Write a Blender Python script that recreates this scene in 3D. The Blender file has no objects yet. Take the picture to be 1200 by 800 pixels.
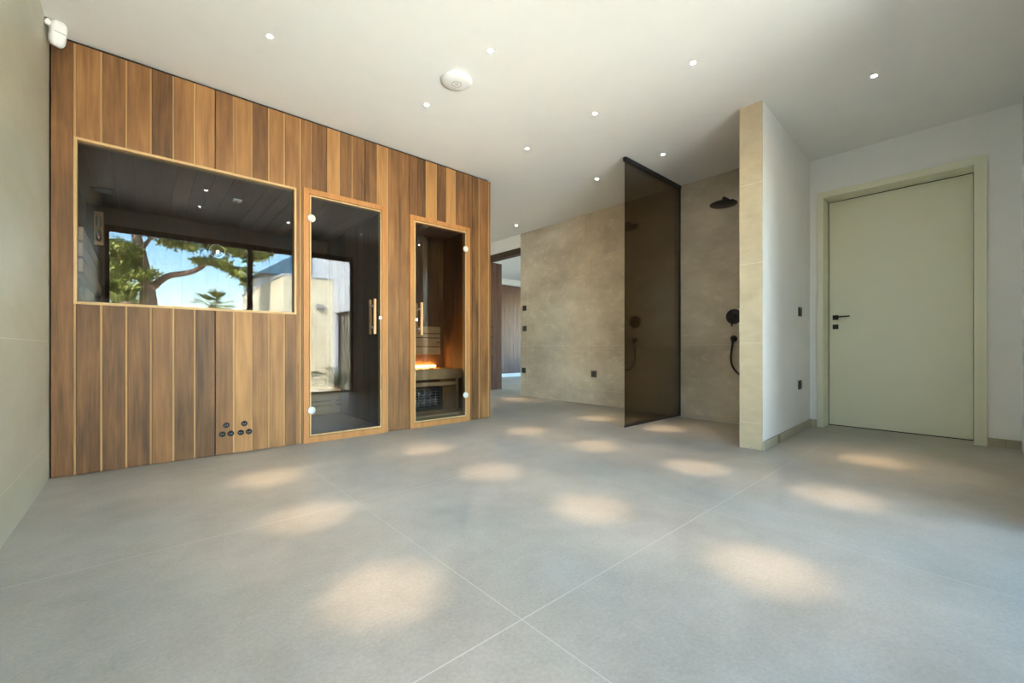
import bpy, bmesh, math, random
from mathutils import Vector, Matrix
R = math.radians
sc = bpy.context.scene
COL = sc.collection
rnd = random.Random(7)
H = 2.6                                   # ceiling height

# ------------------------------------------------------------------ materials
def lin(c):
    c = c / 255.0
    return c / 12.92 if c <= .04045 else ((c + .055) / 1.055) ** 2.4
def rgb(r, g, b): return (lin(r), lin(g), lin(b), 1)

class NT:
    def __init__(s, name):
        s.m = bpy.data.materials.new(name); s.m.use_nodes = True
        s.t = s.m.node_tree; s.t.nodes.clear()
        s.out = s.n('ShaderNodeOutputMaterial')
    def n(s, typ, **kw):
        o = s.t.nodes.new(typ)
        for k, v in kw.items():
            if k.startswith('_'): setattr(o, k[1:], v)
            else: o.inputs[k.replace('_', ' ')].default_value = v
        return o
    def l(s, a, b): s.t.links.new(a, b)
    def math(s, op, a, b=None, c=None):
        o = s.t.nodes.new('ShaderNodeMath'); o.operation = op
        for i, v in enumerate((a, b, c)):
            if v is None: continue
            if isinstance(v, (int, float)): o.inputs[i].default_value = v
            else: s.l(v, o.inputs[i])
        return o.outputs[0]
    def mix(s, fac, a, b, mode='MIX'):
        o = s.t.nodes.new('ShaderNodeMix'); o.data_type = 'RGBA'; o.blend_type = mode
        for i, v in ((0, fac), (6, a), (7, b)):
            if isinstance(v, (int, float, tuple)): o.inputs[i].default_value = v
            else: s.l(v, o.inputs[i])
        return o.outputs[2]
    def coord(s): return s.n('ShaderNodeTexCoord').outputs['Object']
    def mapped(s, scale, src=None):
        m = s.n('ShaderNodeMapping'); m.inputs['Scale'].default_value = scale
        s.l(src or s.coord(), m.inputs[0]); return m.outputs[0]
    def noise(s, vec, scale, detail=4, rough=.55):
        o = s.n('ShaderNodeTexNoise', Scale=scale, Detail=detail, Roughness=rough); s.l(vec, o.inputs['Vector']); return o.outputs['Fac']
    def ramp(s, fac, stops):
        o = s.n('ShaderNodeValToRGB'); e = o.color_ramp.elements
        while len(e) < len(stops): e.new(.5)
        for i, (p, c) in enumerate(stops): e[i].position = p; e[i].color = c
        s.l(fac, o.inputs[0]); return o.outputs[0]
    def bsdf(s, **kw):
        b = s.n('ShaderNodeBsdfPrincipled', **kw); s.l(b.outputs[0], s.out.inputs[0]); return b
    def bump(s, h, b, strength=.2, dist=.002):
        o = s.n('ShaderNodeBump', Strength=strength, Distance=dist); s.l(h, o.inputs['Height']); s.l(o.outputs[0], b.inputs['Normal'])

def plain(name, col, rough=.5, metal=0, spec=.5, vary=.05):
    t = NT(name); b = t.bsdf(Roughness=rough, Metallic=metal)
    b.inputs['Specular IOR Level'].default_value = spec
    n = t.noise(t.coord(), 6, 3)
    lo = tuple(max(0, c * (1 - vary)) for c in col[:3]) + (1,); hi = tuple(min(1, c * (1 + vary)) for c in col[:3]) + (1,)
    t.l(t.ramp(n, [(.3, lo), (.7, hi)]), b.inputs['Base Color'])
    return t.m

def tile_mat(name, ca, cb, cg, axes, rough=.4, spec=.5, stretch=(1, 1, 1), fine=.06, clouds=1.6, w2=.38):
    """stone-look porcelain; axes = [(axis index, offset, spacing, joint width)]"""
    t = NT(name); b = t.bsdf(); b.inputs['Specular IOR Level'].default_value = spec
    co = t.coord(); v = t.mapped(stretch, co)
    n1 = t.noise(v, clouds, 5, .6); n2 = t.noise(v, 7, 6, .65); n3 = t.noise(co, 90, 3, .7)
    f = t.math('ADD', t.math('MULTIPLY', n1, 1-w2), t.math('MULTIPLY', n2, w2))
    base = t.ramp(f, [(.36, ca), (.64, cb)])
    k = t.math('ADD', t.math('MULTIPLY', n3, fine * 2), 1 - fine)
    kk = t.n('ShaderNodeCombineXYZ'); [t.l(k, kk.inputs[i]) for i in range(3)]
    base = t.mix(1.0, base, kk.outputs[0], 'MULTIPLY')
    sep = t.n('ShaderNodeSeparateXYZ'); t.l(co, sep.inputs[0])
    j = None
    for ax, off, sp, w in axes:
        d = t.math('PINGPONG', t.math('SUBTRACT', t.math('ADD', sep.outputs[ax], 60 * sp), off), sp / 2)
        m = t.math('LESS_THAN', d, w / 2)
        j = m if j is None else t.math('MAXIMUM', j, m)
    base = t.mix(j, base, cg)
    t.l(base, b.inputs['Base Color'])
    rr = t.math('ADD', t.math('MULTIPLY', n2, .16), rough - .08)
    rr = t.math('ADD', rr, t.math('MULTIPLY', j, .3)); t.l(rr, b.inputs['Roughness'])
    h = t.math('SUBTRACT', t.math('MULTIPLY', n3, .25), j); t.bump(h, b, .25, .0015)
    return t.m

def wood_mat(name, dark, mid, light, sap, rough=.5, axis=2, attr=True, spec=.35):
    t = NT(name); b = t.bsdf(Roughness=rough); b.inputs['Specular IOR Level'].default_value = spec
    co = t.coord()
    if attr:
        a = t.n('ShaderNodeAttribute'); a.attribute_name = 'tone'; sp = t.n('ShaderNodeSeparateColor'); t.l(a.outputs['Color'], sp.inputs[0])
        tone, sap_lit_f, seed = sp.outputs[0], sp.outputs[1], sp.outputs[2]
        off = t.n('ShaderNodeCombineXYZ'); s37 = t.math('MULTIPLY', seed, 37.0); t.l(s37, off.inputs[0]); t.l(s37, off.inputs[1]); t.l(s37, off.inputs[2])
        va = t.n('ShaderNodeVectorMath'); va.operation = 'ADD'; t.l(co, va.inputs[0]); t.l(off.outputs[0], va.inputs[1]); co = va.outputs[0]
    else: tone = sap_lit_f = None
    def sc3(a, l): v = [a, a, a]; v[axis] = l; return tuple(v)
    g1 = t.noise(t.mapped(sc3(9, .55), co), 4, 6, .6)           # long grain
    g2 = t.noise(t.mapped(sc3(45, 1.0), co), 3, 4, .7)           # pores
    w = t.n('ShaderNodeTexNoise', Scale=1.0, Detail=3.0, Distortion=1.6); t.l(t.mapped(sc3(7, .9), co), w.inputs['Vector'])
    blotch = t.noise(t.mapped(sc3(5, 2.5), co), 1.0, 3, .5)
    f = t.math('ADD', t.math('MULTIPLY', g1, .34), t.math('MULTIPLY', g2, .2))
    f = t.math('ADD', f, t.math('MULTIPLY', w.outputs['Fac'], .3)); f = t.math('ADD', f, t.math('MULTIPLY', blotch, .22))
    if attr: f = t.math('ADD', f, t.math('MULTIPLY', t.math('SUBTRACT', tone, .5), .55))
    c = t.ramp(f, [(.30, dark), (.53, mid), (.76, light)])
    if attr: c = t.mix(sap_lit_f, c, sap)  # sapwood tint, with light on the groove edges painted in
    t.l(c, b.inputs['Base Color']); t.bump(g2, b, .25, .001)
    return t.m

def glass_mat(name, tint, refl=.1, rough=0.0, facing=.85):
    t = NT(name)
    tr = t.n('ShaderNodeBsdfTransparent'); tr.inputs[0].default_value = tint + (1,)
    gl = t.n('ShaderNodeBsdfGlossy', Roughness=rough); gl.inputs[0].default_value = (1, 1, 1, 1)
    fr = t.n('ShaderNodeFresnel', IOR=1.45)
    k = t.math('MINIMUM', t.math('ADD', t.math('MULTIPLY', fr.outputs[0], facing), refl), 1.0)
    mx = t.n('ShaderNodeMixShader'); t.l(k, mx.inputs[0]); t.l(tr.outputs[0], mx.inputs[1]); t.l(gl.outputs[0], mx.inputs[2])
    t.l(mx.outputs[0], t.out.inputs[0]); return t.m

def emit(name, col, st):
    t = NT(name); e = t.n('ShaderNodeEmission', Strength=st); e.inputs[0].default_value = col; t.l(e.outputs[0], t.out.inputs[0]); return t.m

M = {}
M['floor'] = tile_mat('floor_tile', rgb(160,155,144), rgb(184,179,168), rgb(198,195,185), [(0,.80,1.2,.0028),(1,.862,1.2,.004)], rough=.42, spec=.4, fine=.24)
M['tile_x'] = tile_mat('wall_tile_beige', rgb(178,166,148), rgb(214,203,184), rgb(208,198,180), [(1,3.6,1.2,.003),(2,.2,.6,.003)], rough=.26, spec=.5, stretch=(1,.9,1.5), w2=.14, clouds=1.3)
M['tile_l'] = tile_mat('wall_tile_grey', rgb(180,180,162), rgb(201,201,184), rgb(222,221,208), [(2,.2,20,.004),(2,.8,20,.004)], rough=.38, stretch=(1,.6,1.3))
M['tile_pillar'] = tile_mat('wall_tile_cream', rgb(190,172,142), rgb(213,197,168), rgb(222,210,186), [(2,.2,.6,.003)], rough=.22, spec=.6, stretch=(1,1,2))
M['plinth'] = tile_mat('plinth_tile', rgb(172,163,140), rgb(192,184,160), rgb(150,142,122), [(0,3.9,.6,.003),(1,.5,.6,.003)], rough=.35)
M['plaster'] = plain('white_plaster', (.87,.87,.86,1), .85, spec=.2, vary=.01)
M['ceil'] = plain('ceiling_plaster', (.85,.85,.83,1), .9, spec=.15, vary=.01)
M['clad'] = wood_mat('sauna_cladding', rgb(74,50,30), rgb(134,94,58), rgb(178,132,82), rgb(200,160,108))
M['clad_in'] = wood_mat('sauna_inner_boards', rgb(62,42,26), rgb(100,70,44), rgb(134,98,64), rgb(170,122,78), rough=.6)
M['clad_ceil'] = wood_mat('sauna_ceiling_boards', rgb(88,64,46), rgb(124,92,66), rgb(154,118,88), rgb(170,122,78), rough=.6, axis=1)
M['frame'] = wood_mat('door_frame_wood', rgb(146,98,54), rgb(176,122,72), rgb(194,142,90), rgb(218,152,90), attr=False)
M['lath'] = wood_mat('light_lath_wood', rgb(176,142,98), rgb(196,164,118), rgb(210,180,136), rgb(218,152,90), attr=False)
M['bench'] = wood_mat('bench_wood', rgb(160,130,92), rgb(192,162,120), rgb(212,184,144), rgb(218,152,90), attr=False, axis=0, rough=.55)
M['handle_wood'] = wood_mat('handle_wood', rgb(180,132,88), rgb(208,162,116), rgb(226,184,140), rgb(218,152,90), attr=False)
M['brown'] = wood_mat('brown_panelling', rgb(72,50,42), rgb(98,72,62), rgb(120,92,80), rgb(218,152,90), attr=False, rough=.5)
M['lintel'] = wood_mat('dark_lintel_wood', rgb(44,28,20), rgb(62,42,30), rgb(80,56,42), rgb(218,152,90), attr=False, axis=1)
M['door'] = plain('sage_lacquer', rgb(230,230,208), .38, vary=.01)
M['trim'] = plain('sage_trim', rgb(228,227,204), .42, vary=.01)
M['black'] = plain('matt_black', (.012,.012,.013,1), .4, vary=.1)
M['gap'] = plain('shadow_gap_black', (.004,.004,.004,1), .9, vary=.1)
M['alu'] = plain('dark_window_frame', (.045,.035,.03,1), .45, vary=.08)
M['white'] = plain('white_plastic', (.82,.82,.83,1), .35, vary=.01)
M['hinge'] = plain('hinge_cover', (.62,.62,.62,1), .35, vary=.02)
M['grey'] = plain('grey_plastic', (.35,.36,.37,1), .4, vary=.02)
M['steel'] = plain('satin_steel', (.72,.73,.74,1), .3, metal=.6, vary=.03)
M['bulb'] = emit('lamp_bulb', (1,.95,.85,1), .5)
M['lens'] = emit('lamp_lens', (1,.95,.86,1), 16)
M['glow'] = emit('amber_light_strip', (1,.50,.12,1), 10)
M['gsauna'] = glass_mat('sauna_glass', (.76,.755,.75), .014, facing=.62)
M['gbronze'] = glass_mat('bronze_glass', (.54,.47,.37), .015)
M['gclear'] = glass_mat('clear_window_glass', (.97,.985,.98), .0)
M['globe'] = glass_mat('globe_glass', (.86,.92,.88), .15, .1)
M['stone'] = tile_mat('garden_stone', rgb(216,206,176), rgb(242,234,210), rgb(192,182,152), [(2,.0,.24,.012),(0,.1,.9,.010),(1,.1,.9,.010)], rough=.85, spec=.2, clouds=3, fine=.2)
M['render'] = plain('shaded_white_render', (.50,.53,.57,1), .9, vary=.03)  # white render with its bluish shade put into the base colour
M['deck'] = tile_mat('terrace_tile', rgb(172,168,158), rgb(194,190,180), rgb(150,144,130), [(0,.8,.8,.006),(1,.2,.8,.006)], rough=.6)
M['soil'] = plain('garden_soil', rgb(120,112,84), .95, vary=.3)
M['bark'] = wood_mat('pine_bark', rgb(92,70,56), rgb(150,122,100), rgb(190,164,138), rgb(218,152,90), attr=False, rough=.9)
M['roof'] = plain('blue_grey_roof', rgb(84,120,146), .6, vary=.15)
def leaf(name, a, b):
    t = NT(name); s = t.bsdf(Roughness=.6); n = t.noise(t.coord(), 3, 3)
    t.l(t.ramp(n, [(.35, a), (.65, b)]), s.inputs['Base Color']); return t.m
M['needles'] = leaf('pine_needles', rgb(88,104,44), rgb(176,180,92))
M['palm'] = leaf('palm_leaf', rgb(96,118,48), rgb(176,176,88))
M['cycad'] = leaf('cycad_leaf', rgb(34,52,24), rgb(70,90,44))

# ------------------------------------------------------------------ mesh helpers
def bm_new(): return bmesh.new()
def box(bm, x0, x1, y0, y1, z0, z1, bev=0.0, mi=0, col=None):
    lay = None
    if col is not None: lay = bm.loops.layers.float_color.get('tone') or bm.loops.layers.float_color.new('tone')
    vs = [bm.verts.new((x, y, z)) for x in (x0, x1) for y in (y0, y1) for z in (z0, z1)]
    fs = [(0,1,3,2),(4,6,7,5),(0,4,5,1),(2,3,7,6),(0,2,6,4),(1,5,7,3)]
    faces = [bm.faces.new([vs[i] for i in f]) for f in fs]
    for f in faces: f.material_index = mi
    if col is not None:
        for f in faces:
            for lp in f.loops: lp[lay] = col
    if bev > 0:
        es = list({e for f in faces for e in f.edges})
        bmesh.ops.bevel(bm, geom=es, offset=bev, segments=2, affect='EDGES', profile=.6)
def cyl(bm, p0, p1, r0, r1=None, n=20, caps=True, smooth=True):
    r1 = r0 if r1 is None else r1
    p0, p1 = Vector(p0), Vector(p1); d = (p1 - p0).normalized()
    a = d.orthogonal().normalized(); b = d.cross(a)
    A = [bm.verts.new(p0 + (a * math.cos(2*math.pi*i/n) + b * math.sin(2*math.pi*i/n)) * r0) for i in range(n)]
    B = [bm.verts.new(p1 + (a * math.cos(2*math.pi*i/n) + b * math.sin(2*math.pi*i/n)) * r1) for i in range(n)]
    for i in range(n):
        f = bm.faces.new((A[i], A[(i+1) % n], B[(i+1) % n], B[i])); f.smooth = smooth
    if caps: bm.faces.new(A[::-1]); bm.faces.new(B)
def lathe(bm, c, axis, prof, n=32):
    """prof = [(distance along axis, radius)]"""
    c = Vector(c); d = Vector(axis).normalized(); a = d.orthogonal().normalized(); b = d.cross(a); rings = []
    for h, r in prof:
        if r < 1e-5: rings.append([bm.verts.new(c + d * h)])
        else: rings.append([bm.verts.new(c + d*h + (a*math.cos(2*math.pi*i/n) + b*math.sin(2*math.pi*i/n))*r) for i in range(n)])
    for p, q in zip(rings, rings[1:]):
        for i in range(n):
            j = (i + 1) % n
            if len(p) == 1 and len(q) == 1: continue
            v = [p[0], q[j], q[i]] if len(p) == 1 else ([p[i], p[j], q[0]] if len(q) == 1 else [p[i], p[j], q[j], q[i]])
            f = bm.faces.new(v); f.smooth = True
def tube(bm, pts, rad, n=10):
    pts = [Vector(p) for p in pts]
    rs = rad if isinstance(rad, (list, tuple)) else [rad] * len(pts)
    prev = None; up = None; rings = []
    for i, p in enumerate(pts):
        d = (pts[min(i+1, len(pts)-1)] - pts[max(i-1, 0)]).normalized()
        if up is None: up = d.orthogonal().normalized()
        up = (up - d * up.dot(d)).normalized(); s = d.cross(up)
        rings.append([bm.verts.new(p + (up*math.cos(2*math.pi*k/n) + s*math.sin(2*math.pi*k/n)) * rs[i]) for k in range(n)])
    for a, b in zip(rings, rings[1:]):
        for k in range(n):
            f = bm.faces.new((a[k], a[(k+1) % n], b[(k+1) % n], b[k])); f.smooth = True
    bm.faces.new(rings[0][::-1]); bm.faces.new(rings[-1])
def smooth_path(pts, k=6):
    P = [Vector(p) for p in pts]; P = [P[0]*2-P[1]] + P + [P[-1]*2-P[-2]]; out = []
    for i in range(1, len(P)-2):
        for j in range(k):
            t = j / k
            out.append(.5*((2*P[i]) + (P[i+1]-P[i-1])*t + (2*P[i-1]-5*P[i]+4*P[i+1]-P[i+2])*t*t + (3*P[i]-P[i-1]-3*P[i+1]+P[i+2])*t**3))
    out.append(P[-2]); return out
def prism(bm, poly, z0, z1):
    A = [bm.verts.new((x, y, z0)) for x, y in poly]; B = [bm.verts.new((x, y, z1)) for x, y in poly]; n = len(poly)
    for i in range(n): bm.faces.new((A[i], A[(i+1) % n], B[(i+1) % n], B[i]))
    bm.faces.new(A[::-1]); bm.faces.new(B)

def obj(name, bm, mats, parent=None, **props):
    me = bpy.data.meshes.new(name)
    bmesh.ops.recalc_face_normals(bm, faces=bm.faces[:])
    if parent is not None:
        w = Vector((0, 0, 0)); p = parent
        while p is not None: w += p.location; p = p.parent
        bmesh.ops.translate(bm, verts=bm.verts[:], vec=-w)
    bm.to_mesh(me); bm.free()
    for m in (mats if isinstance(mats, (list, tuple)) else [mats]): me.materials.append(M[m])
    o = bpy.data.objects.new(name, me); COL.objects.link(o)
    if parent is not None: o.parent = parent
    for k, v in props.items(): o[k] = v
    return o
def thing(name, label, cat, loc=(0, 0, 0), group=None, kind=None):
    o = bpy.data.objects.new(name, None); COL.objects.link(o); o.location = loc; o.empty_display_size = .1
    o['label'] = label; o['category'] = cat
    if group: o['group'] = group
    if kind: o['kind'] = kind
    return o
def struct(name, bm, mats, label=None, cat=None, parent=None):
    o = obj(name, bm, mats, parent)
    if parent is None:
        o['kind'] = 'structure'
        if label: o['label'] = label; o['category'] = cat
    return o
def copy_tree(o, parent=None):
    c = o.copy(); COL.objects.link(c)
    if parent is not None: c.parent = parent
    for ch in [x for x in bpy.data.objects if x.parent == o]: copy_tree(ch, c)
    return c

# ------------------------------------------------------------------ room shell
b = bm_new(); box(b, -.6, 11.3, -.26, 9.6, -.12, 0)
struct('floor', b, 'floor', 'large pale grey stone tiles of the floor', 'floor')
b = bm_new(); box(b, -.6, 11.3, -.26, 9.6, H, H + .2)
struct('ceiling', b, 'ceil', 'smooth white plaster ceiling dotted with small lights', 'ceiling')
b = bm_new(); box(b, -.6, -.40, -.26, 9.6, 0, H)
struct('wall_left', b, 'tile_l', 'grey green stone tiled wall beside the wooden cladding', 'wall')
# window wall (the one the photographer stands against)
WY0, WY1, WX0, WX1, WH = -.26, -.18, -.345, 2.80, 2.345
b = bm_new(); box(b, -.40, WX0, WY0, WY1, 0, H); box(b, WX1, 5.40, WY0, WY1, 0, H); box(b, WX0, WX1, WY0, WY1, WH, H)
struct('wall_front', b, 'plaster', 'white plaster wall around the big sliding window', 'wall')
win = thing('window_2', 'wide sliding window with dark frame opening on the terrace', 'window', (WX0, -.22, 0), kind='structure')
b = bm_new(); F = .07
box(b, WX0, WX0+.04, -.255, -.185, 0, WH, .003); box(b, WX1-.04, WX1, -.255, -.185, 0, WH, .003)
box(b, WX0+.04, WX1-.04, -.255, -.185, WH-.075, WH, .003); box(b, WX0+.04, WX1-.04, -.255, -.185, 0, .03, .003)
box(b, 1.215, 1.285, -.252, -.188, .03, WH-.075, .003)
obj('window_frame', b, 'alu', win)
b = bm_new(); box(b, WX0+.04, 1.215, -.226, -.22, .03, WH-.075); obj('window_pane', b, 'gclear', win)
b = bm_new(); box(b, 1.285, WX1-.04, -.226, -.22, .03, WH-.075); obj('window_pane', b, 'gclear', win)
# back wall of stone tiles (X = 4.58) with the doorway to the next room
BX = 4.58; SYb_ = 1.25
b = bm_new(); box(b, BX, BX+.12, SYb_, 4.965, 0, H)
struct('wall_back', b, 'tile_x', 'beige stone tiled wall behind the shower glass', 'wall')
b = bm_new(); box(b, BX, BX+.12, 4.965, 5.985, 2.385, H); box(b, BX, BX+.12, 5.985, 6.15, 0, H)
box(b, 2.85, BX, 6.05, 6.15, 0, H)
struct('wall_corridor', b, 'plaster', 'white plaster above the opening to the next room', 'wall')
b = bm_new(); box(b, BX-.004, BX+.124, 4.967, 5.983, 2.29, 2.384, .003)
struct('trim_1', b, 'lintel', 'dark brown wooden lintel over the opening beside the tiled wall', 'lintel')
# brown panelling seen through the opening
b = bm_new()
x = 4.71
while x < 5.04: box(b, x, min(x+.108, 5.045), 5.985, 6.03, 0, 2.33, .003); x += .112
struct('wall_panelled', b, 'brown', 'brown wood panelled wall just past the opening', 'wall')
b = bm_new(); x = 5.3
while x < 10.9: box(b, x, x+.157, 8.46, 8.5, .09, 2.44, .003); x += .16
struct('wall_panelled_far', b, 'brown', 'brown wood panelled wall at the far end of the next room', 'wall')
b = bm_new(); box(b, 4.7, 11.1, 8.43, 8.5, 0, .09, .004)
struct('baseboard_far', b, 'plaster', 'white baseboard under the far brown panelling', 'baseboard')
b = bm_new(); box(b, 4.7, 11.1, 8.36, 8.5, 2.44, 2.53, .02); box(b, 4.7, 11.1, 8.42, 8.5, 2.53, H)
struct('trim_2', b, 'ceil', 'white ceiling moulding above the far brown panelling', 'moulding')
b = bm_new(); box(b, 4.7, 11.1, 8.5, 8.6, 0, H); box(b, 11.1, 11.2, 4.2, 8.5, 0, .6); box(b, 11.1, 11.2, 4.2, 8.5, 2.3, H)
box(b, 4.7, 11.1, 4.1, 4.2, 0, H); box(b, 4.60, 4.7, 6.15, 8.5, 0, H)
struct('wall_next_room', b, 'plaster', 'white plaster walls of the next room', 'wall')
# stub wall between shower and door
SX0, SYn, SYf, SYb = 3.448, 1.098, 1.150, 1.256
b = bm_new(); prism(b, [(SX0+.010, SYn+.002), (4.945, SYf), (4.945, SYb-.012), (SX0+.010, SYb-.012)], 0, H)
struct('wall_shower_side', b, 'plaster', 'white plaster side of the short wall next to the pale green door', 'wall')
b = bm_new(); box(b, SX0, SX0+.010, SYn, SYb, 0, H, .0015); box(b, SX0+.010, BX-.001, SYb-.012, SYb, 0, H)
struct('wall_shower_end', b, 'tile_pillar', 'cream tiled narrow end of the short shower wall', 'wall')
b = bm_new(); prism(b, [(SX0+.012, SYn-.011), (4.94, SYf-.012), (4.94, SYf-.001), (SX0+.012, SYn)], 0, .066)
struct('baseboard_shower', b, 'plinth', 'beige tile baseboard along the short white wall', 'baseboard')
# door wall
DX = 4.945
b = bm_new(); box(b, DX, DX+.26, 1.085, 1.4, 0, H); box(b, DX, DX+.26, -.26, -.007, 0, H); box(b, DX, DX+.26, -.007, 1.085, 2.262, H)
box(b, 5.25, 5.3, -.26, 1.4, 0, H)
struct('wall_right', b, 'plaster', 'white plaster wall around the pale green door', 'wall')
b = bm_new(); box(b, DX-.012, DX, -.18, -.012, 0, .066, .001)
struct('baseboard_right', b, 'plinth', 'beige tile baseboard right of the pale green door', 'baseboard')
b = bm_new(); box(b, DX-.012, DX, 1.087, SYf-.012, 0, .066, .001)
struct('baseboard_corner', b, 'plinth', 'short beige tile baseboard in the corner left of the door', 'baseboard')
# door
door = thing('door_3', 'pale sage green flush door with black handle in a deep frame', 'door', (5.15, .55, 0), kind='structure')
b = bm_new()
box(b, DX-.03, 5.13, 1.037, 1.085, 0, 2.262, .002); box(b, DX-.03, 5.13, -.007, .062, 0, 2.262, .002)
box(b, DX-.028, 5.13, .062, 1.037, 2.205, 2.262, .002)
obj('door_frame', b, 'trim', door)
b = bm_new(); box(b, 5.13, 5.145, -.007, 1.085, 0, 2.262); obj('rebate', b, 'gap', door, label='dark gap around the leaf')
b = bm_new(); box(b, 5.122, 5.16, .068, 1.031, .008, 2.198, .002); leafo = obj('door_leaf', b, 'door', door)
b = bm_new(); box(b, 5.112, 5.122, .957, 1.002, 1.040, 1.086, .002); obj('handle_plate', b, 'black', door)
b = bm_new(); box(b, 5.112, 5.122, .957, 1.002, .948, .994, .002); obj('lock_plate', b, 'black', door)
b = bm_new(); cyl(b, (5.115, .980, 1.066), (5.070, .980, 1.066), .009); cyl(b, (5.072, .985, 1.066), (5.072, .862, 1.070), .0075, .006)
obj('lever', b, 'black', door)

# ------------------------------------------------------------------ sauna front
FY = 3.60
OPEN = [(-.300, .916, 1.025, 2.022), (.966, 1.664, -1, 2.040), (1.896, 2.590, -1, 2.022)]
bounds = [-.392,-.29,-.177,-.063,.054,.169,.283,.394,.508,.62,.732,.837,.953,1.038,1.148,1.255,1.364,1.471,1.588,1.685,1.790,1.898,1.982,2.08,2.194,2.303,2.416,2.522,2.626,2.720,2.850]
tones  = [.30,.62,.38,.50,.22,.58,.66,.48,.72,.40,.62,.55,.50,.30,.78,.36,.40,.30,.74,.42,.40,.34,.16,.90,.22,.92,.40,.36,.28,.46,.52]
low    = [.38,.24,.22,.26,.44,.34,.22,.42,.74,.56,.62,.34]
b = bm_new()
ZT = H - .020
def clad_cells(x0, x1, z0, z1):
    """cut a board by the openings"""
    xs = sorted({x0, x1} | {v for o in OPEN for v in o[:2] if x0 < v < x1})
    for a, c in zip(xs, xs[1:]):
        if c - a < .004: continue
        m = (a + c) / 2; segs = [(z0, z1)]
        for o in OPEN:
            if o[0] <= m <= o[1]:
                n = []
                for s, e in segs:
                    if o[2] > s: n.append((s, min(e, o[2])))
                    if o[3] < e: n.append((max(s, o[3]), e))
                segs = [q for q in n if q[1] - q[0] > .004]
        for s, e in segs: yield a, c, s, e
for i, (x0, x1) in enumerate(zip(bounds, bounds[1:])):
    st = .010 if i not in (12, 19, 21) else .0
    if i in (6, 13, 16, 20, 24, 26, 27): st = .004
    seed = rnd.random()
    for a, c, s, e in clad_cells(x0+.0008, x1-st-.0008, .004, ZT):
        tn = low[i] if (e < 1.1 and i < len(low)) else tones[i]
        sd = seed if e < 1.1 else (seed * 7.3) % 1
        box(b, a, c, FY, FY+.02, s, e, .0015, 0, (tn, 0, sd, 1))
    if st:
        for a, c, s, e in clad_cells(x1-st, x1-.001, .004, ZT):
            box(b, a, c, FY+.002, FY+.02, s, e, 0, 0, (.6, .3 + .45 * rnd.random(), seed, 1))  # pale stripe: sapwood plus light caught by the bevelled groove, painted as colour
clad = obj('wall_sauna', b, 'clad'); clad['kind'] = 'structure'; clad['label'] = 'vertical warm brown wood cladding of the sauna front'; clad['category'] = 'wall'
b = bm_new()
xs = [-.40, -.286, .916, .966, 1.664, 1.896, 2.590, 2.848]
box(b, -.398, -.300, FY+.021, FY+.07, 0, H); box(b, -.300, .916, FY+.021, FY+.07, 0, 1.025); box(b, -.300, .916, FY+.021, FY+.07, 2.022, H)
box(b, .916, .966, FY+.021, FY+.07, 0, H); box(b, .966, 1.664, FY+.021, FY+.07, 2.040, H); box(b, 1.664, 1.896, FY+.021, FY+.07, 0, H)
box(b, 1.896, 2.590, FY+.021, FY+.07, 2.022, H); box(b, 2.590, 2.848, FY+.021, FY+.07, 0, H)
box(b, 2.80, 2.848, FY+.07, 5.6, 0, H); box(b, -.40, 2.848, 5.6, 5.66, 0, H)
struct('wall_sauna_core', b, 'gap', 'dark backing behind the wood cladding', 'wall')
b = bm_new()
y = 3.625
box(b, 2.848, 2.87, FY, FY+.022, .004, ZT, .0015, 0, (.5, 0, .3, 1))
while y < 5.6:
    box(b, 2.849, 2.869, y, min(y+.108, 5.64), .004, ZT, .0015, 0, (.3 + .4*rnd.random(), 0, rnd.random(), 1)); y += .11
struct('wall_sauna_side', b, 'clad', 'brown wood cladding around the far corner of the sauna', 'wall')

# sauna window
w1 = thing('window_1', 'wide dark glass window of the left sauna room', 'window', (.315, FY, 1.025), kind='structure')
b = bm_new(); x0, x1, z0, z1 = OPEN[0]
box(b, x0, x0+.014, FY-.006, FY+.07, z0, z1, .001); box(b, x1-.014, x1, FY-.006, FY+.07, z0, z1, .001)
box(b, x0+.014, x1-.014, FY-.006, FY+.07, z1-.016, z1, .001); box(b, x0+.014, x1-.014, FY-.006, FY+.07, z0, z0+.016, .001)
obj('window_frame', b, 'lath', w1)
b = bm_new(); box(b, x0+.014, x1-.014, FY+.030, FY+.038, z0+.016, z1-.016); obj('window_pane', b, 'gsauna', w1)

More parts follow.
